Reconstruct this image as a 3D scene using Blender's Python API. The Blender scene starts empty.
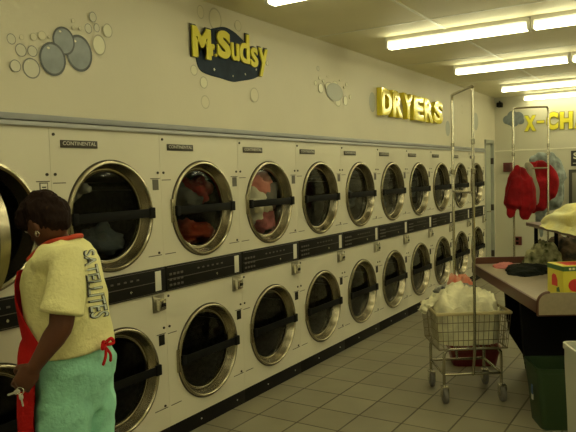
import bpy, bmesh, math, random
from mathutils import Vector, Matrix, noise
from mathutils.bvhtree import BVHTree
C = bpy.context.scene.collection
PI = math.pi
# ------------------------------------------------------------------ camera, world, exposure
CAM = Vector((-2.5579, -2.7839, 1.6514))
FW = Vector((.84426, .53238, -.06152)); RT = Vector((.53171, -.84646, -.02821)); UP = Vector((.06709, .0089, .99771))
FOC = 646.8
cd = bpy.data.cameras.new('camera'); cam = bpy.data.objects.new('camera', cd); C.objects.link(cam)
cd.sensor_width = 36; cd.lens = FOC * 36 / 576; cd.clip_start = .05; cd.clip_end = 60
Rm = Matrix((RT, UP, -FW)).transposed()
cam.matrix_world = Matrix.Translation(CAM) @ Rm.to_4x4()
bpy.context.scene.camera = cam
sc = bpy.context.scene
sc.view_settings.view_transform = 'Standard'; sc.view_settings.look = 'None'; sc.view_settings.gamma = 1
sc.view_settings.exposure = 0.84
w = bpy.data.worlds.new('world'); sc.world = w; w.use_nodes = True
w.node_tree.nodes['Background'].inputs[0].default_value = (.9, .85, .5, 1)
w.node_tree.nodes['Background'].inputs[1].default_value = .05
TUBE_STRENGTH = 9.0
TUBE_COLOUR = (1.0, .945, .55)
CEIL = 2.83; BACK = 8.28

# ------------------------------------------------------------------ helpers
def at(u, v, d):
    return CAM + d * (FW + RT * ((u - 288) / FOC) - UP * ((v - 216) / FOC))
def on_z(u, v, z):
    r = FW + RT * ((u - 288) / FOC) - UP * ((v - 216) / FOC)
    return CAM + r * ((z - CAM.z) / r.z)

def mat(name, col, rough=.5, metal=0, spec=.5, var=0, vscale=8, bump=0, bscale=40, col2=None, coat=0, stretch=None):
    m = bpy.data.materials.new(name); m.use_nodes = True
    nt = m.node_tree; b = nt.nodes['Principled BSDF']
    b.inputs['Base Color'].default_value = (*col, 1); b.inputs['Roughness'].default_value = rough
    b.inputs['Metallic'].default_value = metal; b.inputs['Specular IOR Level'].default_value = spec
    b.inputs['Coat Weight'].default_value = coat
    tc = nt.nodes.new('ShaderNodeTexCoord'); src = tc.outputs['Object']
    if stretch:
        mp = nt.nodes.new('ShaderNodeMapping'); mp.inputs['Scale'].default_value = stretch
        nt.links.new(src, mp.inputs[0]); src = mp.outputs[0]
    if var or col2:
        n = nt.nodes.new('ShaderNodeTexNoise'); n.inputs['Scale'].default_value = vscale; n.inputs['Detail'].default_value = 4
        nt.links.new(src, n.inputs['Vector'])
        mx = nt.nodes.new('ShaderNodeMix'); mx.data_type = 'RGBA'
        c2 = col2 or tuple(min(1, c * (1 - var)) for c in col)
        mx.inputs[6].default_value = (*col, 1); mx.inputs[7].default_value = (*c2, 1)
        rp = nt.nodes.new('ShaderNodeMapRange'); rp.inputs[1].default_value = .35; rp.inputs[2].default_value = .65
        nt.links.new(n.outputs['Fac'], rp.inputs[0]); nt.links.new(rp.outputs[0], mx.inputs[0])
        nt.links.new(mx.outputs[2], b.inputs['Base Color'])
    if bump:
        n = nt.nodes.new('ShaderNodeTexNoise'); n.inputs['Scale'].default_value = bscale; n.inputs['Detail'].default_value = 3
        nt.links.new(src, n.inputs['Vector'])
        bp = nt.nodes.new('ShaderNodeBump'); bp.inputs['Strength'].default_value = bump; bp.inputs['Distance'].default_value = .01
        nt.links.new(n.outputs['Fac'], bp.inputs['Height']); nt.links.new(bp.outputs[0], b.inputs['Normal'])
    return m

def obj(name, bm, m, parent=None, world=False, smooth=True, ang=35):
    me = bpy.data.meshes.new(name)
    bmesh.ops.recalc_face_normals(bm, faces=bm.faces[:])
    if smooth:
        for f in bm.faces: f.smooth = True
        a = math.radians(ang)
        for e in bm.edges:
            if len(e.link_faces) == 2 and e.calc_face_angle(0) > a: e.smooth = False
    bm.to_mesh(me); bm.free()
    for mm in (m if isinstance(m, (list, tuple)) else [m]): me.materials.append(mm)
    o = bpy.data.objects.new(name, me); C.objects.link(o)
    if parent is not None:
        if world:
            p = parent; M = Matrix.Identity(4)
            while p is not None: M = p.matrix_basis @ M; p = p.parent
            me.transform(M.inverted())
        o.parent = parent
    return o
def tag(o, label, cat, group=None, kind=None):
    if kind: o['kind'] = kind
    if label: o['label'] = label
    if cat: o['category'] = cat
    if group: o['group'] = group
    return o
def thing(name, label, cat, loc=(0, 0, 0), rz=0, group=None):
    o = bpy.data.objects.new(name, None); C.objects.link(o); o.empty_display_size = .1
    o.location = loc; o.rotation_euler = (0, 0, rz)
    return tag(o, label, cat, group)
def struct(name, bm, m, parent=None, smooth=False):
    o = obj(name, bm, m, parent, smooth=smooth)
    if parent is None: o['kind'] = 'structure'
    return o
def dup(root, loc, label, group=None):
    r = root.copy(); C.objects.link(r); r.location = loc; r['label'] = label
    if group: r['group'] = group
    for ch in list(root.children):
        c = ch.copy(); C.objects.link(c); c.parent = r
        for g in ch.children:
            d = g.copy(); C.objects.link(d); d.parent = c
    return r

def box(bm, x0, x1, y0, y1, z0, z1, bev=0, mi=0, M=None, seg=2):
    r = bmesh.ops.create_cube(bm, size=1)
    vs = r['verts']
    for v in vs:
        v.co = Vector(((x0 + x1) / 2 + v.co.x * (x1 - x0), (y0 + y1) / 2 + v.co.y * (y1 - y0), (z0 + z1) / 2 + v.co.z * (z1 - z0)))
    fs = list({f for v in vs for f in v.link_faces})
    if M is not None: bmesh.ops.transform(bm, matrix=M, verts=vs)
    for f in fs: f.material_index = mi
    if bev:
        es = list({e for f in fs for e in f.edges})
        r = bmesh.ops.bevel(bm, geom=es, offset=bev, segments=seg, affect='EDGES', profile=.6)
        for f in r['faces']: f.material_index = mi
    return bm
def B(*a, **k): return box(bmesh.new(), *a, **k)

def tube(bm, pts, rad, seg=12, closed=False, mi=0, cap=True, flat=None):
    """tapered tube through pts; rad number or list; round caps"""
    P = [Vector(p) for p in pts]; n = len(P)
    R = [rad] * n if not isinstance(rad, (list, tuple)) else list(rad)
    if cap and not closed:
        d0 = (P[0] - P[1]).normalized(); d1 = (P[-1] - P[-2]).normalized()
        a = [(P[0] + d0 * R[0] * math.sin(t), R[0] * math.cos(t)) for t in (1.35, .95, .5)]
        b = [(P[-1] + d1 * R[-1] * math.sin(t), R[-1] * math.cos(t)) for t in (.5, .95, 1.35)]
        P = [x[0] for x in a] + P + [x[0] for x in b]; R = [x[1] for x in a] + R + [x[1] for x in b]; n = len(P)
    rings = []; prev = None
    for i in range(n):
        if closed: t = (P[(i + 1) % n] - P[i - 1]).normalized()
        else: t = (P[min(i + 1, n - 1)] - P[max(i - 1, 0)]).normalized()
        if prev is None:
            a = Vector((0, 0, 1)) if abs(t.z) < .9 else Vector((1, 0, 0))
            u = (a - t * a.dot(t)).normalized()
        else: u = (prev - t * prev.dot(t)).normalized()
        prev = u; v = t.cross(u)
        rings.append([bm.verts.new(P[i] + (u * math.cos(2 * PI * k / seg) + v * math.sin(2 * PI * k / seg) * (flat or 1)) * R[i]) for k in range(seg)])
    m = n if closed else n - 1
    for i in range(m):
        a, b = rings[i], rings[(i + 1) % n]
        for k in range(seg):
            f = bm.faces.new((a[k], a[(k + 1) % seg], b[(k + 1) % seg], b[k])); f.material_index = mi
    if not closed:
        f = bm.faces.new(rings[0][::-1]); f.material_index = mi
        f = bm.faces.new(rings[-1]); f.material_index = mi
    return bm
def catmull(pts, n=6):
    P = [Vector(p) for p in pts]; out = []
    for i in range(len(P) - 1):
        a = P[max(i - 1, 0)]; b = P[i]; c = P[i + 1]; d = P[min(i + 2, len(P) - 1)]
        for k in range(n):
            t = k / n
            out.append(.5 * ((2 * b) + (c - a) * t + (2 * a - 5 * b + 4 * c - d) * t * t + (3 * b - a - 3 * c + d) * t ** 3))
    out.append(P[-1]); return out
def lathe(bm, prof, seg=48, axis='y', c=(0, 0, 0), mi=0, closed=False):
    """prof list of (r, h) revolved about axis through c"""
    c = Vector(c); rings = []
    for r, h in prof:
        ring = []
        for k in range(seg):
            a = 2 * PI * k / seg; x, y = r * math.cos(a), r * math.sin(a)
            co = {'y': (x, h, y), 'z': (x, y, h), 'x': (h, x, y)}[axis]
            ring.append(bm.verts.new(c + Vector(co)))
        rings.append(ring)
    n = len(rings)
    for i in range(n if closed else n - 1):
        a, b = rings[i], rings[(i + 1) % n]
        for k in range(seg):
            f = bm.faces.new((a[k], a[(k + 1) % seg], b[(k + 1) % seg], b[k])); f.material_index = mi
    return rings
def disc_cap(bm, ring, mi=0):
    f = bm.faces.new(ring); f.material_index = mi
def cyl(bm, c, r, h0, h1, axis='z', seg=24, mi=0, bev=0):
    b = min(bev, r * .5)
    prof = [(r - b, h0), (r, h0 + b), (r, h1 - b), (r - b, h1)] if b else [(r, h0), (r, h1)]
    rg = lathe(bm, prof, seg, axis, c, mi); disc_cap(bm, rg[0][::-1], mi); disc_cap(bm, rg[-1], mi); return bm
def prism(bm, poly, y0, y1, plane='xz', mi=0, M=None):
    """extrude a 2D outline; plane xz => extruded along y"""
    def V(p, h): return Vector((p[0], h, p[1])) if plane == 'xz' else Vector((p[0], p[1], h)) if plane == 'xy' else Vector((h, p[0], p[1]))
    a = [bm.verts.new(V(p, y0)) for p in poly]; b = [bm.verts.new(V(p, y1)) for p in poly]
    if M is not None:
        for v in a + b: v.co = M @ v.co
    n = len(poly); fs = [bm.faces.new(a), bm.faces.new(b[::-1])]
    for i in range(n): fs.append(bm.faces.new((a[i], b[i], b[(i + 1) % n], a[(i + 1) % n])))
    for f in fs: f.material_index = mi
    return bm
def ellipsoid(bm, c, ax, ay, az, su=20, sv=14):
    """ax, ay, az are axis vectors (with lengths)"""
    r = bmesh.ops.create_uvsphere(bm, u_segments=su, v_segments=sv, radius=1)
    c = Vector(c); ax = Vector(ax); ay = Vector(ay); az = Vector(az)
    for v in r['verts']: v.co = c + ax * v.co.x + ay * v.co.y + az * v.co.z
    return bm
def plate_hole(bm, x0, x1, z0, z1, cx, cz, r, y0, y1, seg=48):
    """flat panel with a round hole, from y0 (front) to y1"""
    for y in (y0, y1):
        inner = []; outer = []
        for k in range(seg):
            a = 2 * PI * (k + .5) / seg; dx, dz = math.cos(a), math.sin(a)
            inner.append(bm.verts.new((cx + r * dx, y, cz + r * dz)))
            t = min(((x1 - cx) if dx > 0 else (x0 - cx)) / dx if abs(dx) > 1e-6 else 1e9, ((z1 - cz) if dz > 0 else (z0 - cz)) / dz if abs(dz) > 1e-6 else 1e9)
            outer.append(bm.verts.new((cx + t * dx, y, cz + t * dz)))
        for X, Z in ((x0, z0), (x1, z0), (x1, z1), (x0, z1)):    # square the corners: move the nearest ring vertex
            v = min(outer, key=lambda q: (q.co.x - X) ** 2 + (q.co.z - Z) ** 2); v.co.x = X; v.co.z = Z
        for k in range(seg): bm.faces.new((inner[k], inner[(k + 1) % seg], outer[(k + 1) % seg], outer[k]))
        if y == y0: f_in, f_out = inner, outer
        else:
            for k in range(seg):
                bm.faces.new((f_out[k], f_out[(k + 1) % seg], outer[(k + 1) % seg], outer[k]))
                bm.faces.new((f_in[k], f_in[(k + 1) % seg], inner[(k + 1) % seg], inner[k]))
    return bm
def remesh(bm, voxel, m, name, parent, sm=6, disp=None, dec=None):
    me = bpy.data.meshes.new('tmp'); bmesh.ops.recalc_face_normals(bm, faces=bm.faces[:]); bm.to_mesh(me); bm.free()
    o = bpy.data.objects.new('tmp', me); C.objects.link(o)
    md = o.modifiers.new('r', 'REMESH'); md.mode = 'VOXEL'; md.voxel_size = voxel
    s = o.modifiers.new('s', 'SMOOTH'); s.iterations = sm; s.factor = .5
    dg = bpy.context.evaluated_depsgraph_get(); ev = o.evaluated_get(dg)
    me2 = bpy.data.meshes.new_from_object(ev); bpy.data.objects.remove(o)
    b2 = bmesh.new(); b2.from_mesh(me2)
    if disp:
        b2.normal_update()
        nv = [(v, v.normal.copy()) for v in b2.verts]
        for v, n in nv: v.co += n * disp(v.co)
    return obj(name, b2, m, parent, world=True, ang=180)
def text_bm(s, size=1, extrude=0, offset=0, bevel=0, align='LEFT'):
    cu = bpy.data.curves.new('t', 'FONT'); cu.body = s; cu.size = size; cu.extrude = extrude; cu.offset = offset
    cu.bevel_depth = bevel; cu.bevel_resolution = 2; cu.align_x = align; cu.resolution_u = 4
    o = bpy.data.objects.new('t', cu); C.objects.link(o)
    dg = bpy.context.evaluated_depsgraph_get(); me = bpy.data.meshes.new_from_object(o.evaluated_get(dg))
    bpy.data.objects.remove(o); bm = bmesh.new(); bm.from_mesh(me); bpy.data.meshes.remove(me)
    bmesh.ops.remove_doubles(bm, verts=bm.verts[:], dist=1e-5); return bm
def fit_text(s, w, h, depth=0, offset=0, bevel=0):
    """text mesh scaled to fill w x h, lower left at origin, facing +z, front at z=depth"""
    bm = text_bm(s, 1, .1 if depth else 0, offset, bevel)
    xs = [v.co.x for v in bm.verts]; ys = [v.co.y for v in bm.verts]; zs = [v.co.z for v in bm.verts]
    sx = w / (max(xs) - min(xs)); sy = h / (max(ys) - min(ys)); mx, my, mz = min(xs), min(ys), min(zs)
    sz = depth / (max(zs) - mz) if depth else 1
    for v in bm.verts: v.co = Vector(((v.co.x - mx) * sx, (v.co.y - my) * sy, (v.co.z - mz) * sz))
    return bm
WALLT = Matrix(((1, 0, 0, 0), (0, 0, -1, 0), (0, 1, 0, 0), (0, 0, 0, 1)))           # xy text -> on the wall y=0, facing -y
BACKT = Matrix(((0, 0, -1, BACK), (-1, 0, 0, 0), (0, 1, 0, 0), (0, 0, 0, 1)))        # xy text -> on the back wall, facing -x
def moved(bm, M): bmesh.ops.transform(bm, matrix=M, verts=bm.verts[:]); return bm
T3 = Matrix.Translation

# ------------------------------------------------------------------ materials
M_wall = mat('wall_paint', (.66, .62, .49), .55, var=.05, vscale=1.5, bump=.05, bscale=60)
M_back = mat('back_wall_paint', (.56, .54, .42), .5, var=.04, vscale=1.2)
M_ceil = mat('ceiling_panel_paint', (.80, .75, .53), .6, var=.06, vscale=2, bump=.15, bscale=90)
M_seam = mat('ceiling_seam', (.78, .76, .62), .4)
M_trim = mat('grey_moulding', (.30, .31, .33), .45, var=.1)
M_trim2 = mat('grey_moulding_light', (.44, .45, .47), .4)
M_enamel = mat('cream_enamel', (.70, .665, .54), .32, var=.05, vscale=3, coat=.15)
M_panel = mat('cream_front_panel', (.71, .675, .55), .3, var=.05, vscale=2.5, coat=.15)
M_dark = mat('black_panel', (.010, .009, .008), .5, spec=.15)
M_kick = mat('black_kick_plate', (.010, .009, .009), .55, spec=.15, var=.3)
M_line = mat('panel_print', (.10, .085, .07), .5)
M_stain = mat('brushed_stainless', (.40, .36, .26), .27, metal=1, var=.12, vscale=14, stretch=(1, 8, 1))
M_frame = mat('sticker_border', (.12, .11, .09), .5)
M_gask = mat('brown_gasket', (.05, .038, .02), .5)
M_chrome = mat('chrome', (.72, .70, .62), .16, metal=1)
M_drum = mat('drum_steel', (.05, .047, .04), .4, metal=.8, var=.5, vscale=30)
M_black = mat('black_plastic', (.006, .006, .006), .6, spec=.12)
M_screw = mat('dark_screw', (.06, .05, .04), .4, metal=.6)
M_sticker = mat('pale_sticker', (.72, .69, .6), .5)
M_redst = mat('red_sticker', (.45, .06, .04), .5)
M_silver = mat('badge_silver', (.55, .53, .46), .3, metal=.5)
M_brown = mat('dark_bronze_badge', (.035, .026, .018), .4)
M_coin = mat('coin_box_steel', (.45, .42, .33), .35, metal=.9, var=.2)
def glass_mat():
    m = bpy.data.materials.new('door_glass'); m.use_nodes = True; nt = m.node_tree; nt.nodes.clear()
    out = nt.nodes.new('ShaderNodeOutputMaterial'); t = nt.nodes.new('ShaderNodeBsdfTransparent'); t.inputs[0].default_value = (.78, .78, .74, 1)
    g = nt.nodes.new('ShaderNodeBsdfGlossy'); g.inputs['Roughness'].default_value = .04; g.inputs[0].default_value = (.9, .9, .9, 1)
    lw = nt.nodes.new('ShaderNodeLayerWeight'); lw.inputs[0].default_value = .5; pw = nt.nodes.new('ShaderNodeMath'); pw.operation = 'POWER'; pw.inputs[1].default_value = 4; nt.links.new(lw.outputs['Facing'], pw.inputs[0]); fr = nt.nodes.new('ShaderNodeMath'); fr.operation = 'MULTIPLY_ADD'; fr.inputs[1].default_value = .7; fr.inputs[2].default_value = .018; nt.links.new(pw.outputs[0], fr.inputs[0]); mx = nt.nodes.new('ShaderNodeMixShader')
    nt.links.new(fr.outputs[0], mx.inputs[0]); nt.links.new(t.outputs[0], mx.inputs[1]); nt.links.new(g.outputs[0], mx.inputs[2]); nt.links.new(mx.outputs[0], out.inputs[0])
    return m
M_glass = glass_mat()
def tile_mat():
    m = bpy.data.materials.new('quarry_tile'); m.use_nodes = True; nt = m.node_tree; b = nt.nodes['Principled BSDF']
    tc = nt.nodes.new('ShaderNodeTexCoord'); mp = nt.nodes.new('ShaderNodeMapping')
    s = 1 / .311
    mp.inputs['Scale'].default_value = (s, s, s); mp.inputs['Location'].default_value = (-1.357 * s, .534 * s, 0)
    nt.links.new(tc.outputs['Object'], mp.inputs[0])
    br = nt.nodes.new('ShaderNodeTexBrick'); br.offset = 0; br.squash = 1
    br.inputs['Scale'].default_value = 1; br.inputs['Brick Width'].default_value = 1; br.inputs['Row Height'].default_value = 1
    br.inputs['Mortar Size'].default_value = .022; br.inputs['Mortar Smooth'].default_value = .3; br.inputs['Bias'].default_value = 0
    br.inputs['Color1'].default_value = (.29, .265, .185, 1); br.inputs['Color2'].default_value = (.245, .22, .155, 1); br.inputs['Mortar'].default_value = (.07, .055, .035, 1)
    nt.links.new(mp.outputs[0], br.inputs['Vector'])
    n = nt.nodes.new('ShaderNodeTexNoise'); n.inputs['Scale'].default_value = 3; n.inputs['Detail'].default_value = 6; nt.links.new(tc.outputs['Object'], n.inputs['Vector'])
    mx = nt.nodes.new('ShaderNodeMix'); mx.data_type = 'RGBA'; mx.blend_type = 'MULTIPLY'; mx.inputs[0].default_value = .5
    rp = nt.nodes.new('ShaderNodeMapRange'); rp.inputs[3].default_value = .6; rp.inputs[4].default_value = 1.3
    nt.links.new(n.outputs['Fac'], rp.inputs[0]); nt.links.new(br.outputs['Color'], mx.inputs[6]); nt.links.new(rp.outputs[0], mx.inputs[7])
    nt.links.new(mx.outputs[2], b.inputs['Base Color']); b.inputs['Roughness'].default_value = .38
    bp = nt.nodes.new('ShaderNodeBump'); bp.inputs['Strength'].default_value = .4; bp.inputs['Distance'].default_value = .004; bp.invert = True
    nt.links.new(br.outputs['Fac'], bp.inputs['Height']); nt.links.new(bp.outputs[0], b.inputs['Normal'])
    return m
M_tile = tile_mat()
def emis(name, col, s):
    m = bpy.data.materials.new(name); m.use_nodes = True; nt = m.node_tree; nt.nodes.clear()
    o = nt.nodes.new('ShaderNodeOutputMaterial'); e = nt.nodes.new('ShaderNodeEmission'); e.inputs[0].default_value = (*col, 1); e.inputs[1].default_value = s
    nt.links.new(e.outputs[0], o.inputs[0]); return m
M_tube = emis('lit_fluorescent_tube', TUBE_COLOUR, TUBE_STRENGTH)
M_white = mat('white_enamel', (.75, .73, .66), .35)
M_yellow = mat('sign_yellow', (.72, .64, .03), .5)
M_gold = mat('glossy_yellow_foil', (.72, .60, .03), .22, metal=.3, coat=.6)
M_navy = mat('navy_print', (.035, .05, .078), .7, spec=.12, var=.25, vscale=9)
M_blackp = mat('black_print', (.02, .02, .02), .5)
M_bub = [mat('bubble_pale', (.60, .58, .46), .35), mat('bubble_blue_grey', (.20, .235, .25), .3, var=.25, vscale=10), mat('bubble_faint', (.66, .62, .47), .5), mat('bubble_cream', (.70, .68, .50), .4), mat('bubble_soft_grey', (.43, .45, .40), .5)]
M_rim = [mat('bubble_rim_grey', (.22, .22, .20), .5), mat('bubble_rim_dark', (.07, .08, .085), .5), mat('bubble_rim_faint', (.46, .43, .32), .5), mat('bubble_rim_tan', (.40, .38, .28), .5), mat('bubble_rim_soft', (.38, .40, .36), .5)]

# ------------------------------------------------------------------ room shell
XL, YR = -5.2, -6.6
struct('floor', B(XL, BACK, YR, 1.1, -.1, 0), M_tile)
cb = bmesh.new(); box(cb, XL, BACK, YR, .0, CEIL, CEIL + .1)
ceil = struct('ceiling', cb, M_ceil)
sb = bmesh.new()
for k in range(-1, 6):
    y = -1.03 - 1.22 * k
    if YR < y < 0: box(sb, XL, BACK, y - .012, y + .012, CEIL - .006, CEIL)
for k in range(-4, 4):
    x = 2.34 + 1.9 * k
    if XL < x < BACK: box(sb, x - .01, x + .01, YR, 0, CEIL - .004, CEIL)
obj('seam_strip', sb, M_seam, ceil, smooth=False)
DX0, DX1 = -1.2, 7.6            # run of the dryers
DTOP = 1.93
for x0, x1, z0, z1 in ((XL, DX1, DTOP, CEIL + .1), (XL, DX0, 0, DTOP), (DX1, 7.68, 0, CEIL + .1), (8.14, BACK, 0, CEIL + .1), (7.68, 8.14, 2.1, CEIL + .1)):
    struct('wall_left', B(x0, x1, 0, .1, z0, z1), M_wall)
wb = bmesh.new(); box(wb, BACK, BACK + .1, YR, .1, 0, CEIL + .1)
struct('wall_back', wb, M_back)
struct('wall_right', B(XL, BACK, YR - .1, YR, 0, CEIL + .1), M_back)
struct('wall_front', B(XL - .1, XL, YR, .1, 0, CEIL + .1), M_back)
struct('wall_service', B(XL, BACK, 1.0, 1.1, 0, DTOP + .9), M_back)
t = bmesh.new(); box(t, XL, DX1, -.030, 0, 1.96, 1.992, .006); t2 = bmesh.new(); box(t2, XL, DX1, -.022, 0, 1.934, 1.957, .005)
a = struct('trim_1', t, M_trim, smooth=True); obj('lower_moulding', t2, M_trim2, a)
struct('trim_2', B(BACK - .008, BACK, YR, 0, 1.955, 1.97, .002), M_seam)
# closet door at the end of the dryers
M_door = mat('grey_green_door', (.45, .47, .38), .4, var=.05)
d = struct('door_1', B(7.70, 8.12, .03, .07, .01, 2.08, .004), M_door)
df = bmesh.new()
for x0, x1, z0, z1 in ((7.655, 7.70, 0, 2.13), (8.12, 8.165, 0, 2.13), (7.655, 8.165, 2.08, 2.135)): box(df, x0, x1, -.015, .06, z0, z1, .004)
obj('door_frame', df, mat('door_frame_paint', (.33, .35, .30), .4), d)
h = bmesh.new(); cyl(h, (7.76, 0, 1.0), .028, .015, .03, 'y', bev=.004); tube(h, [(7.76, .03, 1.0), (7.76, -.035, 1.0)], .010); tube(h, [(7.76, -.035, 1.0), (7.86, -.04, 1.0)], .011)
obj('door_handle', h, M_chrome, d)
for z in (.3, 1.05, 1.8): obj('hinge', B(8.108, 8.128, -.017, .03, z - .05, z + .05, .002), M_screw, d)

# ------------------------------------------------------------------ ceiling lights
def make_fixture():
    r = thing('ceiling_light', '', 'ceiling light')
    hb = bmesh.new(); prism(hb, [(-.055, 0), (.055, 0), (.055, -.03), (.022, -.062), (-.022, -.062), (-.055, -.03)], -.60, .60)
    obj('housing', hb, M_white, r, smooth=False)
    for s in (-1, 1):
        tb = bmesh.new(); cyl(tb, (s * .030, 0, -.082), .0145, -.575, .575, 'y', seg=10); obj('fluorescent_tube', tb, M_tube, r)
    for s in (-1, 1):
        e = bmesh.new(); box(e, -.052, .052, s * .59 - .012, s * .59 + .012, -.10, -.01, .004); obj('lamp_holder', e, M_white, r)
    return r
rows = [(.93, 'first'), (2.80, 'second'), (4.68, 'third'), (6.72, 'fourth'), (8.10, 'fifth')]
fx = None
for x, nm in rows + [(-1.1, 'behind'), (-3.0, 'behind2')]:
    for j in range(4):
        y = -1.09 - 1.21 * j
        if nm.startswith('behind') and j > 3: continue
        lab = {'first': 'lit twin-tube ceiling light in the row nearest the camera', 'second': 'lit twin-tube ceiling light in the second row back', 'third': 'lit twin-tube ceiling light in the third row back',
               'fourth': 'lit twin-tube ceiling light in the fourth row back', 'fifth': 'lit twin-tube ceiling light in the last row', 'behind': 'lit twin-tube ceiling light in the row above the camera', 'behind2': 'lit twin-tube ceiling light in the rearmost row'}[nm] + [', nearest the dryer wall', ', second from the dryer wall', ', third from the dryer wall', ', fourth from the dryer wall'][j]
        if fx is None:
            fx = make_fixture(); fx.location = (x, y, CEIL); fx['label'] = lab; fx['group'] = 'fluorescent ceiling lights'
        else: dup(fx, (x, y, CEIL), lab, 'fluorescent ceiling lights')

# ------------------------------------------------------------------ stacked dryers
ZU, ZL = 1.454, .494
def cloth_col(n, c, **k): return mat(n, c, .85, spec=.15, bump=.5, bscale=60, **k)
def add_ring(bm):
    # flange, rolled lip, deep cone, inner lip (profile radius, y)
    pr = [(.309, .0), (.312, -.006), (.310, -.015), (.304, -.019), (.297, -.019), (.292, -.015), (.289, -.006), (.281, .012), (.272, .034), (.268, .042), (.262, .043), (.258, .036), (.254, .038), (.252, .052), (.256, .062), (.290, .062), (.300, .0)]
    lathe(bm, pr, 64, 'y', (0, 0, 0), closed=True)
def build_door(root, zc, hand=True):
    dr = obj('door', (lambda b: (add_ring(b), b)[1])(bmesh.new()), M_stain, root); dr.location = (0, 0, zc)
    gk = bmesh.new(); lathe(gk, [(.306, -.004), (.3175, -.004), (.3185, .0005), (.306, .0005)], 64, 'y', closed=True); obj('gasket', gk, M_gask, dr)
    g = bmesh.new(); pr = [(.255, .050), (.20, .044), (.12, .040), (.05, .038), (.003, .0375)]
    rg = lathe(g, pr, 48, 'y'); disc_cap(g, rg[-1]); obj('door_glass', g, M_glass, dr)
    hb = bmesh.new(); box(hb, -.280, .30, -.032, -.019, -.026, .026, .004); box(hb, .262, .308, -.038, -.017, -.033, .033, .006); box(hb, -.296, -.262, -.034, -.015, -.032, .032, .004)
    obj('handle_bar', hb, M_black, dr)
    hg = bmesh.new(); box(hg, -.322, -.300, -.014, 0, -.075, .075, .006); obj('hinge', hg, M_stain, dr)
    return dr
def build_stack(open_upper=False):
    root = thing('stacked_dryer', '', 'dryer')
    cb = bmesh.new()   # sheet-metal case
    for x0, x1, z0, z1 in ((-.397, -.389, .1, 1.93), (.389, .397, .1, 1.93)): box(cb, x0, x1, .01, .88, z0, z1)
    box(cb, -.397, .397, .01, .88, 1.915, 1.93); box(cb, -.397, .397, .87, .88, .1, 1.93); box(cb, -.397, .397, .01, .88, .97, .985); box(cb, -.397, .397, .02, .88, .1, .11)
    obj('cabinet', cb, M_enamel, root)
    for zc, z0, z1 in ((ZU, 1.114, 1.929), (ZL, .100, .956)):
        p = bmesh.new(); plate_hole(p, -.3992, .3992, z0, z1, 0, zc, .302, .0, .012)
        fp = obj('front_panel', p, M_panel, root, ang=30)
        l = bmesh.new()
        zt = zc + .205
        for a0, a1, zz in ((.31, .39, zt), (-.39, -.31, zt - .01), (.27, .385, zc - .265), (-.385, -.29, zc - .265)):
            box(l, a0, a1, -.0015, .001, zz - .0025, zz + .0025)
        obj('panel_seam', l, M_line, fp, smooth=False)
        s = bmesh.new()
        for sx, sz in ((-.375, zc + .24), (.375, zc + .24), (.36, zc - .25), (-.375, z1 - .03)): cyl(s, (sx, 0, sz), .008, -.005, 0, 'y', seg=10)
        obj('screw', s, M_screw, fp)
        lb = bmesh.new(); box(lb, .328, .378, -.002, 0, zc + .135, zc + .20)
        lo = obj('instruction_sticker', lb, M_frame if zc == ZU else M_dark, fp, smooth=False)
        if zc == ZU: obj('sticker_face', B(.334, .372, -.003, -.001, zc + .141, zc + .194), M_sticker, lo, smooth=False)
        k = bmesh.new()
        for q in range(3): box(k, .340, .366, -.004, -.0015, zc + .145 + q * .014, zc + .151 + q * .014)
        obj('printed_line', k, M_dark if zc == ZU else M_line, lo, smooth=False)
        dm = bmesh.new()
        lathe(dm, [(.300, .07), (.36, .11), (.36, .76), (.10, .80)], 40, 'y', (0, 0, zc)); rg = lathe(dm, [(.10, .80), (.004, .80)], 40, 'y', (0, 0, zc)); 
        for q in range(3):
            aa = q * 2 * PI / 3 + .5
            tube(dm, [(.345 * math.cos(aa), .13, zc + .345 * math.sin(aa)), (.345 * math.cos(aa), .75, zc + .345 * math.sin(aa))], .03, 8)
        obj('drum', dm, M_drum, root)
    # control strip
    cp = bmesh.new(); box(cp, -.3965, .3965, -.012, .012, .957, 1.112, .003)
    cp = obj('control_panel', cp, M_dark, root)
    ln = bmesh.new(); box(ln, -.385, .30, -.014, -.011, 1.028, 1.032); box(ln, -.385, .385, -.014, -.011, 1.103, 1.106); box(ln, -.385, .385, -.014, -.011, .963, .966)
    obj('printed_line', ln, M_line, cp, smooth=False)
    bt = bmesh.new()
    for q in range(4):
        for rr in range(3): box(bt, -.37 + q * .035, -.348 + q * .035, -.015, -.011, .985 + rr * .034, .999 + rr * .034, .001)
    obj('keypad', bt, M_line, cp)
    b2 = bmesh.new()
    for q in range(6): box(b2, -.10 + q * .05, -.08 + q * .05, -.015, -.011, 1.06, 1.07, .001)
    obj('indicator_strip', b2, M_line, cp)
    kn = bmesh.new(); cyl(kn, (.10, 0, 1.0), .008, -.02, -.01, 'y', seg=12, bev=.002); obj('key_lock', kn, M_chrome, cp)
    st = obj('price_sticker', B(.305, .355, -.0145, -.0115, .975, 1.095, .001), M_sticker, cp)
    obj('sticker_mark', B(.315, .345, -.016, -.014, 1.055, 1.085), M_redst, st, smooth=False)
    obj('sticker_mark', B(.322, .338, -.016, -.014, .995, 1.035), M_line, st, smooth=False)
    # coin box
    co = bmesh.new(); box(co, .285, .385, -.006, 0, .842, .948, .003); obj('coin_plate', co, M_coin, root)
    cx = bmesh.new(); box(cx, .30, .365, -.042, -.004, .855, .925, .008)
    cx = obj('coin_box', cx, M_chrome, root)
    obj('coin_slot', B(.325, .357, -.046, -.04, .878, .898, .002), M_dark, cx)
    # name badge
    bd = obj('name_badge', B(-.335, -.09, -.006, 0, 1.832, 1.872, .002), M_brown, root)
    tx = fit_text('CONTINENTAL', .22, .020, 0, .008); moved(tx, T3((-.322, -.0075, 1.845)) @ WALLT); obj('badge_lettering', tx, M_silver, bd, smooth=False)
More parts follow.
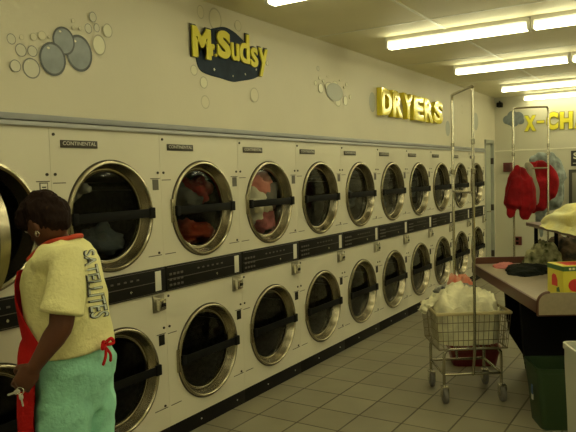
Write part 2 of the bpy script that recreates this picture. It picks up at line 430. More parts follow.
    # kick plate
    kp = bmesh.new(); box(kp, -.399, .399, .0, .02, .0, .097, .002); kp = obj('kick_plate', kp, M_kick, root)
    sc_ = bmesh.new(); cyl(sc_, (-.1, 0, .05), .006, -.003, .001, 'y', seg=8); cyl(sc_, (.3, 0, .05), .006, -.003, .001, 'y', seg=8); obj('screw', sc_, M_silver, kp)
    return root
ORD = ['first', 'second', 'third', 'fourth', 'fifth', 'sixth', 'seventh', 'eighth', 'ninth', 'tenth']
lab = ['cream stacked dryer at the left edge with its upper door swung open before the person',
 'cream stacked dryer directly behind the person, dark laundry behind its upper round window',
 'cream stacked dryer with red and grey laundry behind its upper round window',
 'cream stacked dryer with pink and white laundry behind its upper round window',
 'cream stacked dryer with empty windows, next right of the one holding pink and white laundry',
 'cream stacked dryer, fourth from the person, below the space left of the DRYERS sign',
 'cream stacked dryer, fifth from the person, below the first letters of the DRYERS sign',
 'cream stacked dryer, sixth from the person, below the middle of the DRYERS sign',
 'cream stacked dryer directly left of the laundry cart pole in the photo',
 'cream stacked dryer seen between the laundry cart poles, last but one of the row',
 'cream stacked dryer at the far end of the row beside the grey closet door']
base = build_stack()
DG = 'stacked dryers along the left wall'
stacks = []
for i in range(-1, 10):
    L = lab[i + 1]
    if i == -1: base.location = (-.8, 0, 0); base['label'] = L; base['group'] = DG; r = base
    else: r = dup(base, (i * .8, 0, 0), L, DG)
    stacks.append(r)
# doors (deeper tree than dup handles): build once, copy by hand
d_up = build_door(stacks[1], ZU); d_lo = build_door(stacks[1], ZL)
def copy_door(src, root):
    c = src.copy(); C.objects.link(c); c.parent = root
    for g in src.children:
        k = g.copy(); C.objects.link(k); k.parent = c
    return c
for i, r in enumerate(stacks):
    if i == 1: continue
    dd = copy_door(d_up, r); copy_door(d_lo, r)
    if i == 0:      # swung open on its left hinge
        dd.location = (-.335, -.34, ZU); dd.rotation_euler = (0, 0, math.radians(-90)); dd['label'] = 'open round door'
        dd.location = (-.335 - .01, -.345, ZU)
        for ch in dd.children: pass
# collar left round the open dryer's mouth
cl = bmesh.new(); lathe(cl, [(.316, 0), (.316, -.012), (.304, -.016), (.292, -.008), (.280, .03), (.268, .065), (.276, .07), (.298, .06), (.300, 0)], 64, 'y', closed=True)
cl = obj('door_collar', cl, M_stain, stacks[0]); cl.location = (0, 0, ZU)

def heap(name, c, rx, ry, h, seed, m, label, cat, rz=0, folds=.35, n=44, group=None, par=None, undercut=.0, sx=1.0):
    """a rumpled pile of cloth: closed dome with folds"""
    bm = bmesh.new(); c = Vector(c); rings = []
    nr = 16
    for i in range(nr + 1):
        t = i / nr; ring = []
        for k in range(n):
            a = 2 * PI * k / n; d = Vector((math.cos(a), math.sin(a), 0))
            ph = t * PI / 2
            rr = math.sin(ph) ** .8; zz = math.cos(ph) ** .9 if t < 1 else 0
            q = Vector((d.x * rr * 1.6 + seed * 3.1, d.y * rr * 1.6, zz * 1.3 + seed))
            f = noise.noise(q * 1.5) * .55 + abs(noise.noise(q * 3.1)) * .5 + noise.noise(q * 7) * .16
            k1 = 1 + folds * f * (.4 + t * .6) + .12 * math.sin(a * 3 + seed)
            p = Vector((d.x * rr * rx * k1, d.y * rr * ry * k1, max(0, h * zz * (1 + folds * 1.1 * f))))
            if t == 1: p.z = 0
            ring.append(p)
        rings.append(ring)
    R = Matrix.Rotation(rz, 3, 'Z')
    V = [[bm.verts.new(c + R @ p) for p in ring] for ring in rings[1:]]
    top = bm.verts.new(c + Vector((0, 0, h)))
    for k in range(n): bm.faces.new((top, V[0][k], V[0][(k + 1) % n]))
    for i in range(len(V) - 1):
        for k in range(n): bm.faces.new((V[i][k], V[i + 1][k], V[i + 1][(k + 1) % n], V[i][(k + 1) % n]))
    bm.faces.new(V[-1][::-1])
    if par is None:
        cc = c.copy()
        for v in bm.verts: v.co -= cc
        o = obj(name, bm, m, ang=70); o.location = cc
    else: o = obj(name, bm, m, par, world=True, ang=70)
    if par is None: tag(o, label, cat, group)
    return o
# laundry seen through windows
M_lred = cloth_col('laundry_red', (.20, .02, .018)); M_lgrey = cloth_col('laundry_grey', (.26, .26, .24)); M_lpink = cloth_col('laundry_pink', (.80, .30, .26)); M_lwhite = cloth_col('laundry_white', (.9, .86, .72)); M_lblue = cloth_col('laundry_slate', (.07, .085, .10)); M_lorange = cloth_col('laundry_rust', (.22, .035, .015))
M_lpink2 = cloth_col('laundry_rose', (.50, .15, .17), var=.5, vscale=14)
M_lslate = cloth_col('laundry_dark_grey', (.08, .08, .075))
def load(x, cx, cz, r, m, seed, label, zb=ZU):
    bm = bmesh.new(); ellipsoid(bm, (0, 0, 0), (r[0], 0, 0), (0, .13, 0), (0, 0, r[1]), 32, 24)
    for v in bm.verts:
        q = v.co * 9 + Vector((seed * 5, 0, seed)); f = noise.noise(q) + .6 * abs(noise.noise(q * 2.2)) - .2
        v.co += v.co.normalized() * f * .085
        v.co.y = max(v.co.y, -.13)
    o = obj('laundry', bm, m, ang=80); o.location = (x + cx, .215, zb + cz); tag(o, label, 'laundry', 'laundry inside the dryers')
load(.8, .16, .12, (.13, .09), M_lred, 1, 'red garment high in the upper drum that also holds grey and rust cloth')
load(.8, .04, .06, (.15, .10), M_lslate, 2, 'grey garment in the upper drum beside the red garment')
load(.8, .10, -.18, (.18, .08), M_lorange, 3, 'rust red garment low in the drum under the grey one')
load(1.6, .11, .14, (.16, .10), M_lpink, 4, 'pink garment high behind the window of the pink and white load')
load(1.6, .03, -.02, (.11, .17), M_lwhite, 5, 'white cloth at the left side of the pink and white load')
load(1.6, .13, -.15, (.15, .11), M_lpink2, 6, 'crumpled rose garment low in the pink and white load')
load(1.6, .19, .03, (.11, .13), M_lgrey, 7, 'grey towel at the right side of the pink and white load')
load(1.6, .14, .01, (.06, .13), M_lwhite, 17, 'narrow white cloth in the middle of the pink and white load')
load(0, .06, -.17, (.19, .08), M_lblue, 8, 'slate blue laundry low in the dryer directly behind the person')
load(0, -.09, .15, (.05, .045), M_lgrey, 9, 'small grey cloth corner high in the dryer behind the person')
for k_, (xx, cz, sd) in enumerate(((3.2, .0, 11), (4.0, -.1, 12), (4.8, .02, 13))):
    load(xx, 0, cz - .04, (.16, .12), M_lblue, sd, ['dark laundry in the upper drum of the dryer fourth from the person', 'dark laundry in the upper drum of the dryer fifth from the person', 'dark laundry in the upper drum of the dryer sixth from the person'][k_])

# ------------------------------------------------------------------ wall graphics
def bubbles(name, lst, label, seedy=0):
    x0 = sum(b[0] for b in lst) / len(lst); z0 = sum(b[1] for b in lst) / len(lst)
    r = thing(name, label, 'wall decal', (x0, 0, z0))
    for i, (x, z, rx, rz, k) in enumerate(lst):
        y = -.0015 - .0012 * (i % 7) 
        e = bmesh.new(); n = 36
        poly = [(rx * .88 * math.cos(2 * PI * q / n), rz * .88 * math.sin(2 * PI * q / n)) for q in range(n)]
        prism(e, poly, y - .0005, 0)
        o = obj('bubble', e, M_bub[k], r, smooth=False); o.location = (x - x0, 0, z - z0)
        rg = bmesh.new(); A = []
        for s, yy in ((1.0, y - .0004), (.86, y - .0004)):
            A.append([rg.verts.new((rx * s * math.cos(2 * PI * q / n), yy - .0004, rz * s * math.sin(2 * PI * q / n))) for q in range(n)])
        for q in range(n): rg.faces.new((A[0][q], A[0][(q + 1) % n], A[1][(q + 1) % n], A[1][q]))
        obj('bubble_outline', rg, M_rim[k], o, smooth=False)
        if k in (1, 0, 3) and rx > .028:
            gl = bmesh.new(); prism(gl, [(-.3 * rx + .11 * rx * math.cos(2 * PI * q / 12), .62 * rz + .07 * rz * math.sin(2 * PI * q / 12)) for q in range(12)], y - .0014, y - .0007)
            obj('bubble_glint', gl, M_bub[3], o, smooth=False)
    return r
bubbles('bubble_decal', [(-0.588, 2.345, 0.025, 0.026, 0), (-0.531, 2.363, 0.013, 0.013, 2), (-0.54, 2.299, 0.032, 0.032, 0), (-0.476, 2.303, 0.029, 0.028, 0), (-0.465, 2.375, 0.02, 0.019, 2), (-0.416, 2.389, 0.025, 0.023, 2), (-0.578, 2.218, 0.03, 0.03, 0), (-0.484, 2.219, 0.051, 0.051, 0), (-0.184, 2.335, 0.087, 0.097, 1), (-0.282, 2.384, 0.07, 0.073, 1), (-0.357, 2.281, 0.081, 0.085, 1), (-0.048, 2.399, 0.047, 0.057, 3), (0.018, 2.488, 0.034, 0.039, 3), (-0.085, 2.543, 0.025, 0.028, 0), (-0.114, 2.477, 0.025, 0.027, 0), (-0.056, 2.491, 0.020, 0.024, 0), (-0.215, 2.5, 0.012, 0.012, 2), (-0.216, 2.462, 0.012, 0.012, 2), (-0.173, 2.467, 0.011, 0.011, 2), (-0.373, 2.389, 0.008, 0.008, 2)],
        'large cluster of outlined bubbles with three big blue-grey ones at upper left')
bubbles('bubble_decal', [(2.41, 2.576, 0.024, 0.022, 0), (2.359, 2.447, 0.026, 0.022, 3), (2.434, 2.499, 0.018, 0.018, 3), (2.497, 2.479, 0.023, 0.016, 3), (2.6, 2.433, 0.080, 0.048, 3), (2.70, 2.40, 0.16, 0.08, 4), (2.443, 2.41, 0.045, 0.044, 3), (2.723, 2.474, 0.05, 0.030, 3), (2.77, 2.317, 0.055, 0.042, 3), (2.917, 2.341, 0.048, 0.048, 3), (2.948, 2.495, 0.022, 0.019, 3), (3.014, 2.385, 0.020, 0.024, 3), (2.9, 2.463, 0.018, 0.014, 3), (2.813, 2.519, 0.016, 0.012, 2), (2.581, 2.527, 0.016, 0.011, 2)],
        'small faded bubble cluster between the Mr Sudsy lettering and the DRYERS sign')
bubbles('bubble_decal', [(3.52, 2.376, 0.075, 0.10, 4)], 'single pale bubble just left of the DRYERS sign')
bubbles('bubble_decal', [(5.881, 2.221, 0.09, 0.10, 4), (6.512, 2.517, 0.04, 0.06, 2), (7.169, 2.384, 0.13, 0.13, 4)], 'loose grey bubbles right of the DRYERS sign near the corner')
# Mr. Sudsy lettering on its dark splash
r = thing('sudsy_wall_sign', 'yellow Mr. Sudsy lettering on a dark blue splash above the dryers', 'sign', (1.15, 0, 2.5))
cloud = catmull([(p[0] - 1.15, 0, p[1] - 2.5) for p in [(0.893, 2.644), (1.069, 2.695), (1.184, 2.687), (1.277, 2.654), (1.349, 2.622), (1.552, 2.564), (1.547, 2.459), (1.45, 2.388), (1.263, 2.345), (1.166, 2.33), (1.029, 2.34), (0.897, 2.349), (0.815, 2.369), (0.778, 2.43), (0.78, 2.52), (0.893, 2.644)]], 5)[:-1]
cbm = bmesh.new(); prism(cbm, [(p.x, p.z) for p in cloud], -.006, 0); sp = obj('splash_backing', cbm, M_navy, r, smooth=False)
st = bmesh.new()
for sx, sz, q in ((-.19, -.11, .012), (.20, .13, .012), (.17, -.10, .010), (-.05, .15, .009), (.31, -.05, .010), (.02, -.13, .008)):
    prism(st, [(sx + q * (1 if e % 2 == 0 else .45) * math.cos(e * PI / 5), sz + q * (1 if e % 2 == 0 else .45) * math.sin(e * PI / 5)) for e in range(10)], -.0075, -.005)
obj('star', st, M_bub[0], sp, smooth=False)
for ch, x0, x1, z0, z1, sh in (('M', .725, .915, 2.445, 2.645, .02), ('r', .915, .955, 2.475, 2.555, 0), ('.', .958, .978, 2.475, 2.495, 0), ('S', .985, 1.132, 2.475, 2.665, 0), ('u', 1.142, 1.234, 2.478, 2.600, 0), ('d', 1.240, 1.362, 2.475, 2.685, 0), ('s', 1.378, 1.468, 2.462, 2.605, -.01), ('y', 1.482, 1.60, 2.405, 2.615, 0)):
    for off, m, y, g in ((0, M_yellow, -.022, .055 if ch in 'MrS.' else .02), (-.011, M_blackp, -.0065, .09 if ch in 'MrS.' else .05)):
        b_ = fit_text(ch, x1 - x0 + (0 if off == 0 else .018), z1 - z0 + (0 if off == 0 else .014), .012 if off == 0 else .004, g)
        moved(b_, T3((x0 - 1.15 + off, y + (.012 if off == 0 else 0) + (-.001), z0 - 2.5 + (off * .2))) @ WALLT)
        obj('letter' if off == 0 else 'letter_shadow', b_, m, r, smooth=False)
bubbles('bubble_decal', [(0.84, 2.752, 0.036, 0.045, 2), (0.992, 2.732, 0.07, 0.078, 2), (1.251, 2.735, 0.04, 0.04, 2)], 'three faint bubble outlines rising above the Mr Sudsy lettering')
bubbles('bubble_decal', [(0.856, 2.162, 0.045, 0.045, 2), (0.75, 2.36, 0.035, 0.035, 3), (0.845, 2.29, 0.04, 0.04, 3), (1.429, 2.26, 0.055, 0.055, 2), (1.613, 2.518, 0.018, 0.02, 3)], 'pale bubbles floating below and beside the Mr Sudsy lettering')
# DRYERS sign: thick glossy letters
DRX = [3.63, 3.92, 4.22, 4.53, 4.87, 5.21, 5.58]
r = thing('dryers_sign', 'thick glossy yellow letters reading DRYERS on the left wall', 'sign', (4.7, 0, 2.39))
xs = DRX
for k, ch in enumerate('DRYERS'):
    b_ = fit_text(ch, (xs[k + 1] - xs[k]) * .90, .285, .06, .045, .010)
    moved(b_, T3((xs[k] - 4.7, 0, 2.25 - 2.39)) @ WALLT); obj('letter', b_, M_gold, r, ang=40)
# X-CHANGE sign on the back wall (only its first letters are in the photo)
r = thing('exchange_sign', 'flat yellow outlined letters starting X-CH on the end wall', 'sign', (BACK, -.85, 2.42))
for ch, y0, y1, z0, z1 in (('X', -.47, -.64, 2.26, 2.50), ('-', -.66, -.76, 2.375, 2.41), ('C', -.80, -.97, 2.26, 2.53), ('H', -1.0, -1.18, 2.26, 2.52), ('A', -1.205, -1.40, 2.26, 2.52)):
    w_ = abs(y1 - y0)
    for m, g, dx, dep, e in ((M_yellow, .05, .008, .02, 0), (mat('olive_letter_edge', (.30, .27, .05), .5), .10, 0, .006, .012)):
        b_ = fit_text(ch, w_ + 2 * e, z1 - z0 + 2 * e, dep, g)
        L_ = BACKT.copy(); L_.translation = Vector((0, 0, 0))
        moved(b_, T3((0, y0 + .85 + e, z0 - 2.42 - e)) @ L_); obj('letter' if not e else 'letter_edge', b_, m, r, smooth=False)
r = thing('cloud_decal', 'blue-grey cloud of bubbles left of the X-CH letters on the end wall', 'wall decal', (BACK, -.30, 2.47))
for k, (y, z, q) in enumerate(((-.20, 2.46, .07), (-.28, 2.52, .08), (-.37, 2.49, .085), (-.30, 2.42, .08), (-.41, 2.43, .055), (-.24, 2.42, .05))):
    e = bmesh.new(); prism(e, [(q * math.cos(2 * PI * s / 28), q * math.sin(2 * PI * s / 28)) for s in range(28)], -.003 - .001 * k, 0, plane='yz'); 
    o = obj('bubble', e, M_bub[1], r, smooth=False); o.location = (0, y + .30, z - 2.47)

# ------------------------------------------------------------------ end wall fittings
M_dred = mat('dark_red_box', (.13, .018, .014), .45)
def wall_box(name, y0, y1, z0, z1, m, label, cat, dep=.05):
    r = thing(name, label, cat, (BACK, (y0 + y1) / 2, (z0 + z1) / 2)); w_, h_ = abs(y1 - y0) / 2, (z1 - z0) / 2
    obj('case', B(-dep, 0, -w_, w_, -h_, h_, .006), m, r)
    return r, w_, h_
r, w_, h_ = wall_box('alarm_box', -.14, -.28, 1.62, 1.77, M_dred, 'dark red square box on the end wall left of the hanging red clothes', 'alarm box')
obj('cover', B(-.056, -.048, -w_ * .7, w_ * .7, -h_ * .7, h_ * .7, .003), mat('dark_red_cover', (.09, .014, .012), .4), r)
r, w_, h_ = wall_box('outlet_box', -.29, -.42, .43, .57, M_dred, 'dark red square outlet box low on the end wall behind the table', 'outlet')
for s in (-1, 1): obj('socket', B(-.054, -.048, -.022, .022, s * .032 - .02, s * .032 + .02, .003), M_black, r)
r, w_, h_ = wall_box('wall_notice', -1.155, -1.60, 1.68, 1.92, M_blackp, 'black notice with pale lettering on the end wall at the right edge', 'sign', .012)
b_ = fit_text('S', .075, .10, 0, .03); L_ = BACKT.copy(); L_.translation = Vector((-.0135, w_ - .035, -.01)); moved(b_, L_); obj('lettering', b_, M_bub[0], r, smooth=False)
lb = bmesh.new(); box(lb, -.0135, -.012, w_ - .40, w_ - .03, -.08, -.068); obj('printed_line', lb, M_bub[0], r, smooth=False)
r, w_, h_ = wall_box('change_machine', -1.155, -1.75, .95, 1.63, mat('dark_machine', (.05, .05, .042), .35), 'dark wall cabinet under the black notice at the right edge', 'vending machine', .22)
obj('face_plate', B(-.228, -.219, -w_ + .05, w_ - .05, -h_ + .05, h_ - .05, .003), mat('machine_face', (.28, .27, .22), .3, metal=.6), r)
obj('bill_slot', B(-.234, -.226, -.05, .05, .05, .09, .003), M_black, r)
# security camera
r = thing('security_camera', 'small black security camera in the upper corner by the end wall', 'camera', (8.16, -.11, 2.70))
b_ = bmesh.new(); box(b_, -.06, .06, -.04, .04, -.04, .035, .012); obj('camera_body', b_, M_black, r)
b_ = bmesh.new(); cyl(b_, (0, 0, 0), .028, -.085, -.055, 'x', bev=.004); obj('lens', b_, M_dark, r)
b_ = bmesh.new(); tube(b_, [(.04, 0, .02), (.07, .02, .06), (.115, .03, .06)], .012); obj('bracket', b_, M_black, r)

# ------------------------------------------------------------------ folding table with shelf
M_lam = mat('beige_laminate', (.30, .245, .165), .38, var=.12, vscale=40)
M_edge = mat('reddish_brown_edge', (.085, .03, .018), .4)
M_base = mat('black_laminate', (.006, .0055, .006), .9, spec=.1)
TA = math.atan2(.489, .872); TN = Vector((1.5165, -2.0024, 0))
# local frame: +x along the table away from the camera, -y to the right
tb_ = thing('folding_table', 'long beige laminate folding table with reddish brown edges and a raised shelf', 'table', TN, TA)
TL, TW = 1.68, 1.0
obj('table_top', B(0, TL, -TW, 0, .825, .85, .003), M_lam, tb_)
fb = bmesh.new(); box(fb, 0, TL, -.0, .02, .775, .852, .004); box(fb, 0, TL, -TW - .02, -TW, .775, .852, .004); obj('edge_band', fb, M_edge, tb_)
def lip(x0, x1):
    poly = [(-TW, .775), (.02, .775)] + [(.02 - .06 + .06 * math.cos(a), .845 + .06 * math.sin(a)) for a in [k * PI / 16 for k in range(9)]] + [(-TW + .06 - .06 * math.sin(a), .845 + .06 * math.cos(a)) for a in [k * PI / 16 for k in range(9)]]
    b = bmesh.new(); prism(b, poly, x0, x1, plane='yz'); return b
l1 = obj('end_lip', lip(-.022, 0), M_lam, tb_, smooth=False)
l2 = obj('end_lip', lip(TL, TL + .022), M_edge, tb_, smooth=False)
def lip_edge(x0, x1):
    b = bmesh.new(); P = [(-.012, -.5, .775)]
    out = [(-.011, .020, .775), (-.011, .022, .80), (-.011, .022, .845)] + [(-.011, .02 - .06 + .062 * math.cos(k * PI / 16), .845 + .062 * math.sin(k * PI / 16)) for k in range(1, 9)] 
    tube(b, out, .011, 8); tube(b, [(-.011, -TW, .775), (-.011, .02, .775)], .011, 8); return b
obj('lip_edging', lip_edge(0, 0), M_edge, tb_)
for sx, q_ in ((.445, 0), (1.40, .16)):
    b = bmesh.new(); prism(b, [(-TW + .04, .80), (-.012 - q_, .80), (-.035 - q_, .45), (-.06 - q_, .30), (-.17 - q_, .12), (-.19 - q_, 0), (-TW + .20, 0), (-TW + .18, .12), (-TW + .07, .30), (-TW + .045, .45)], sx, sx + .045, plane='yz')
    obj('support_panel', b, M_base, tb_, smooth=False)
obj('stretcher', B(.48, 1.41, -.56, -.44, .30, .78, .004), M_base, tb_)
SZ = 1.22
sh = bmesh.new(); box(sh, -.1, 1.44, -.64, -.36, SZ - .03, SZ, .004); sh = obj('shelf', sh, M_edge, tb_)
for x in (.05, 1.36):
    for y in (-.42, -.58):
        b = bmesh.new(); box(b, x, x + .025, y - .0125, y + .0125, .85, SZ - .03, .003); obj('shelf_post', b, M_base, tb_)
def tl(x, y, z): return Matrix.Translation(TN) @ Matrix.Rotation(TA, 4, 'Z') @ Vector((x, y, z))

# detergent box
M_bxy = mat('yellow_carton', (.68, .60, .06), .4); M_bxg = mat('green_print', (.05, .13, .035), .4); M_bxr = mat('red_print', (.62, .03, .03), .35); M_bxw = mat('cream_print', (.75, .7, .5), .4)
bx = thing('carton', 'yellow carton with red fruit pictures and a green band at table end', 'box', tl(.05, -.150, .852), TA + .13)
BW, BD, BH = .34, .20, .205
obj('carton_body', B(0, BD, -BW, 0, 0, BH, .002), M_bxy, bx)
g = bmesh.new(); box(g, -.0015, BD + .001, -BW - .001, .0015, BH - .032, BH - .004); gb = obj('band', g, M_bxg, bx, smooth=False)
g = bmesh.new()
for k in range(7): box(g, -.003, 0, -.05 - k * .022, -.036 - k * .022, BH - .025, BH - .012)
obj('band_print', g, M_bxw, gb, smooth=False)
g = bmesh.new()
box(g, .03, BD - .03, -BW + .04, -.04, BH - .0005, BH + .001); obj('top_print', g, M_bxr, bx, smooth=False)
def blob(b, y, z, r, x=-.0015): prism(b, [(y + r * math.cos(2 * PI * k / 20), z + r * .92 * math.sin(2 * PI * k / 20)) for k in range(20)], x, 0, plane='yz')
g = bmesh.new(); blob(g, -.075, .085, .042); blob(g, -.125, .06, .04, -.002); blob(g, -.16, .09, .035, -.0025); blob(g, -.22, .08, .042); blob(g, -.115, .105, .03, -.003)
obj('fruit_print', g, M_bxr, bx, smooth=False)
g = bmesh.new(); prism(g, [(.07, .07), (.14, .07), (.14, .13), (.12, .145), (.09, .14), (.07, .11)], 0, .0018); obj('side_print', g, M_bxr, bx, smooth=False)
g = bmesh.new(); prism(g, [(.04, .04), (.08, .035), (.08, .06), (.05, .07)], 0, .0018); obj('leaf_print', g, M_bxg, bx, smooth=False)

# clothes on the table
M_pink = cloth_col('pink_cloth', (.50, .17, .16)); M_dgreen = cloth_col('black_green_cloth', (.007, .009, .006)); M_camo = cloth_col('patterned_cloth', (.42, .40, .22), col2=(.04, .05, .02), vscale=14)
M_camo2 = cloth_col('brown_patterned_cloth', (.13, .085, .05), col2=(.03, .03, .022), vscale=18)
M_bluep = cloth_col('check_cloth', (.03, .035, .04), col2=(.4, .38, .32), vscale=22); M_coral = cloth_col('coral_cloth', (.50, .11, .07), col2=(.55, .32, .22), vscale=16)
p = on_z(507, 267, .85); heap('pink_cloth', p, .14, .10, .03, 3, M_pink, 'small pink cloth lying flat near the far end of the table', 'cloth', TA)
p = on_z(527, 272, .85); heap('dark_garment', p, .20, .16, .055, 5, M_dgreen, 'flat dark green garment spread on the table beside the pink cloth', 'garment', TA - .5)
p = on_z(537, 269, .85); heap('patterned_garment', p + Vector((.07, -.03, 0)), .15, .14, .18, 8, M_camo, 'olive and cream patterned garment heaped on the dark garment', 'garment', TA, folds=.5)
p = on_z(560, 268, .85); heap('brown_garment', p + Vector((.16, -.03, 0)), .26, .17, .22, 12, M_camo2, 'brown and black patterned clothes heap behind the yellow carton', 'garment', TA, folds=.5)
# folded yellow blanket on the shelf
def blanket():
    bm = bmesh.new(); n = 30
    prof = []
    for k in range(41):        # folded loaf seen from the camera side
        t = k / 40; a = PI * t
        prof.append((-.18 * math.cos(a), .16 * (math.sin(a) ** .55) * (1 - .35 * abs(t - .55)) * 1.35))
    rings = []
    for i in range(n + 1):
        s = i / n; e = (1 - (2 * s - 1) ** 6) ** .5 if 0 < s < 1 else .0
        e = max(e, .12)
        ring = []
        for (yy, zz) in prof:
            q = Vector((s * 4, yy * 8, zz * 10)); f = 1 + .16 * noise.noise(q * 1.6) + .06 * math.sin(zz * 60 + yy * 10)
            ring.append(bm.verts.new((-.08 + s * 1.12 + .02 * math.sin(yy * 9), -.50 + yy * f * (.75 + .25 * e), SZ + .001 + zz * f * e * (1.35 - .75 * s))))
        rings.append(ring)
    for i in range(n):
        for k in range(40): bm.faces.new((rings[i][k], rings[i + 1][k], rings[i + 1][k + 1], rings[i][k + 1]))
    for ring in (rings[0], rings[-1][::-1]): bm.faces.new(ring)
    for i in range(n): bm.faces.new((rings[i][0], rings[i][40], rings[i + 1][40], rings[i + 1][0]))
    return bm
M_blan = cloth_col('yellow_blanket', (.84, .82, .50), col2=(.80, .72, .25), vscale=5)
b = moved(blanket(), Matrix.Rotation(TA, 4, 'Z')); yb = obj('yellow_blanket', b, M_blan, ang=60); yb.location = TN
tag(yb, 'pale yellow folded blanket lying on the raised table shelf', 'blanket')
# wire hangers under the shelf
def hanger(x, y, z, lab_, s=1):
    bm = bmesh.new()
    P = catmull([(0, 0, 0), (.012, 0, -.02), (.03, 0, -.01), (.03, 0, .02), (.0, 0, .035)], 5)
    tube(bm, [(0, 0, -.09)] + [tuple(p) for p in P][0:1], .0022, 6)
    tube(bm, P, .0022, 6)
    tube(bm, [(0, 0, -.09), (.17, 0, -.16), (-.17, 0, -.16)], .0022, 6, closed=True)
    o = obj('wire_hanger', bm, M_screw); o.location = tl(x, y, z); o.rotation_euler = (0, 0, TA + 1.2); tag(o, lab_, 'hanger', 'wire hangers under the shelf'); return o
hanger(.25, -.40, SZ - .062, 'black wire hanger hooked under the shelf at the right edge of the photo')

# ------------------------------------------------------------------ bins
M_gbin = mat('green_plastic', (.022, .050, .016), .45); M_lid = mat('label_blue', (.05, .12, .3), .5)
def tub(name, label, cat, loc, rz, w_, d_, h_, m, taper=.86, wall=.006, rim=.014, group=None):
    r = thing(name, label, cat, loc, rz, group)
    def ring(bm, sx, sy, z, n=8, cr=.04):
        vs = []
        for qx, qy, a0 in ((1, 1, 0), (-1, 1, PI / 2), (-1, -1, PI), (1, -1, 3 * PI / 2)):
            for k in range(n):
                a = a0 + k / (n - 1) * PI / 2
                vs.append(bm.verts.new((qx * (sx - cr) + cr * math.cos(a), qy * (sy - cr) + cr * math.sin(a), z)))
        return vs
    bm = bmesh.new(); S = [(taper, 0), (taper + (1 - taper) * .5, h_ * .5), (1, h_ * .86), (1.0, h_ - .03), (1.03, h_ - .028), (1.03, h_)]
    R = [ring(bm, w_ / 2 * s, d_ / 2 * s, z) for s, z in S]
    S2 = [(1.0, h_), (.97, h_ - .04), (taper * .96, .012)]; R += [ring(bm, w_ / 2 * s - wall, d_ / 2 * s - wall, z) for s, z in S2]
    for a, b in zip(R, R[1:]):
        for k in range(len(a)): bm.faces.new((a[k], a[(k + 1) % len(a)], b[(k + 1) % len(a)], b[k]))
    bm.faces.new(R[0][::-1]); bm.faces.new(R[-1])
    obj('tub_body', bm, m, r, ang=50)
    return r
ga = Vector((.47, -.88, 0)).normalized(); gang = math.atan2(ga.y, ga.x)
fl = Vector((1.86, -1.83, 0)); 
gc = Vector((1.88, -1.80, 0)) + ga * .245 + Vector((-.2, -.15, 0)).normalized() * .15
gb_ = tub('green_bin', 'dark green plastic bin on the floor under the near table end', 'bin', (gc.x, gc.y, 0), gang, .49, .30, .40, M_gbin)
st = bmesh.new(); box(st, -.243, -.240, -.03, .0, .20, .26); so = obj('sticker', st, M_lid, gb_, smooth=False)
obj('sticker_lower', B(-.2425, -.2385, -.035, -.005, .165, .20), M_sticker, gb_, smooth=False)
b = bmesh.new(); tube(b, catmull([(-.10, -.13, .36), (-.11, -.13, .45), (-.06, -.13, .50), (.0, -.13, .47), (.01, -.13, .36)], 6), .010, 8)
hp = heap('black_bag', Vector((gc.x, gc.y, .012)) + Vector((0, 0, 0)), .17, .10, .33, 4, M_base, 'black plastic bag stuffed inside the dark green bin', 'bag', gang, folds=.2)
wp = at(568, 349, 3.3)
wc = wp + RT * .225
tub('white_bin', 'white plastic bin at the right edge in front of the green one', 'bin', (wc.x, wc.y, 0), gang, .40, .28, wp.z, mat('white_plastic', (.52, .52, .44), .4), .9)
rp = on_z(472, 366, 0) + Vector((.10, .02, 0))
tub('red_tub', 'dark red plastic tub on the floor seen beneath the laundry cart', 'tub', (rp.x, rp.y, 0), gang, .42, .26, .16, mat('dark_red_plastic', (.16, .012, .012), .4), .85)

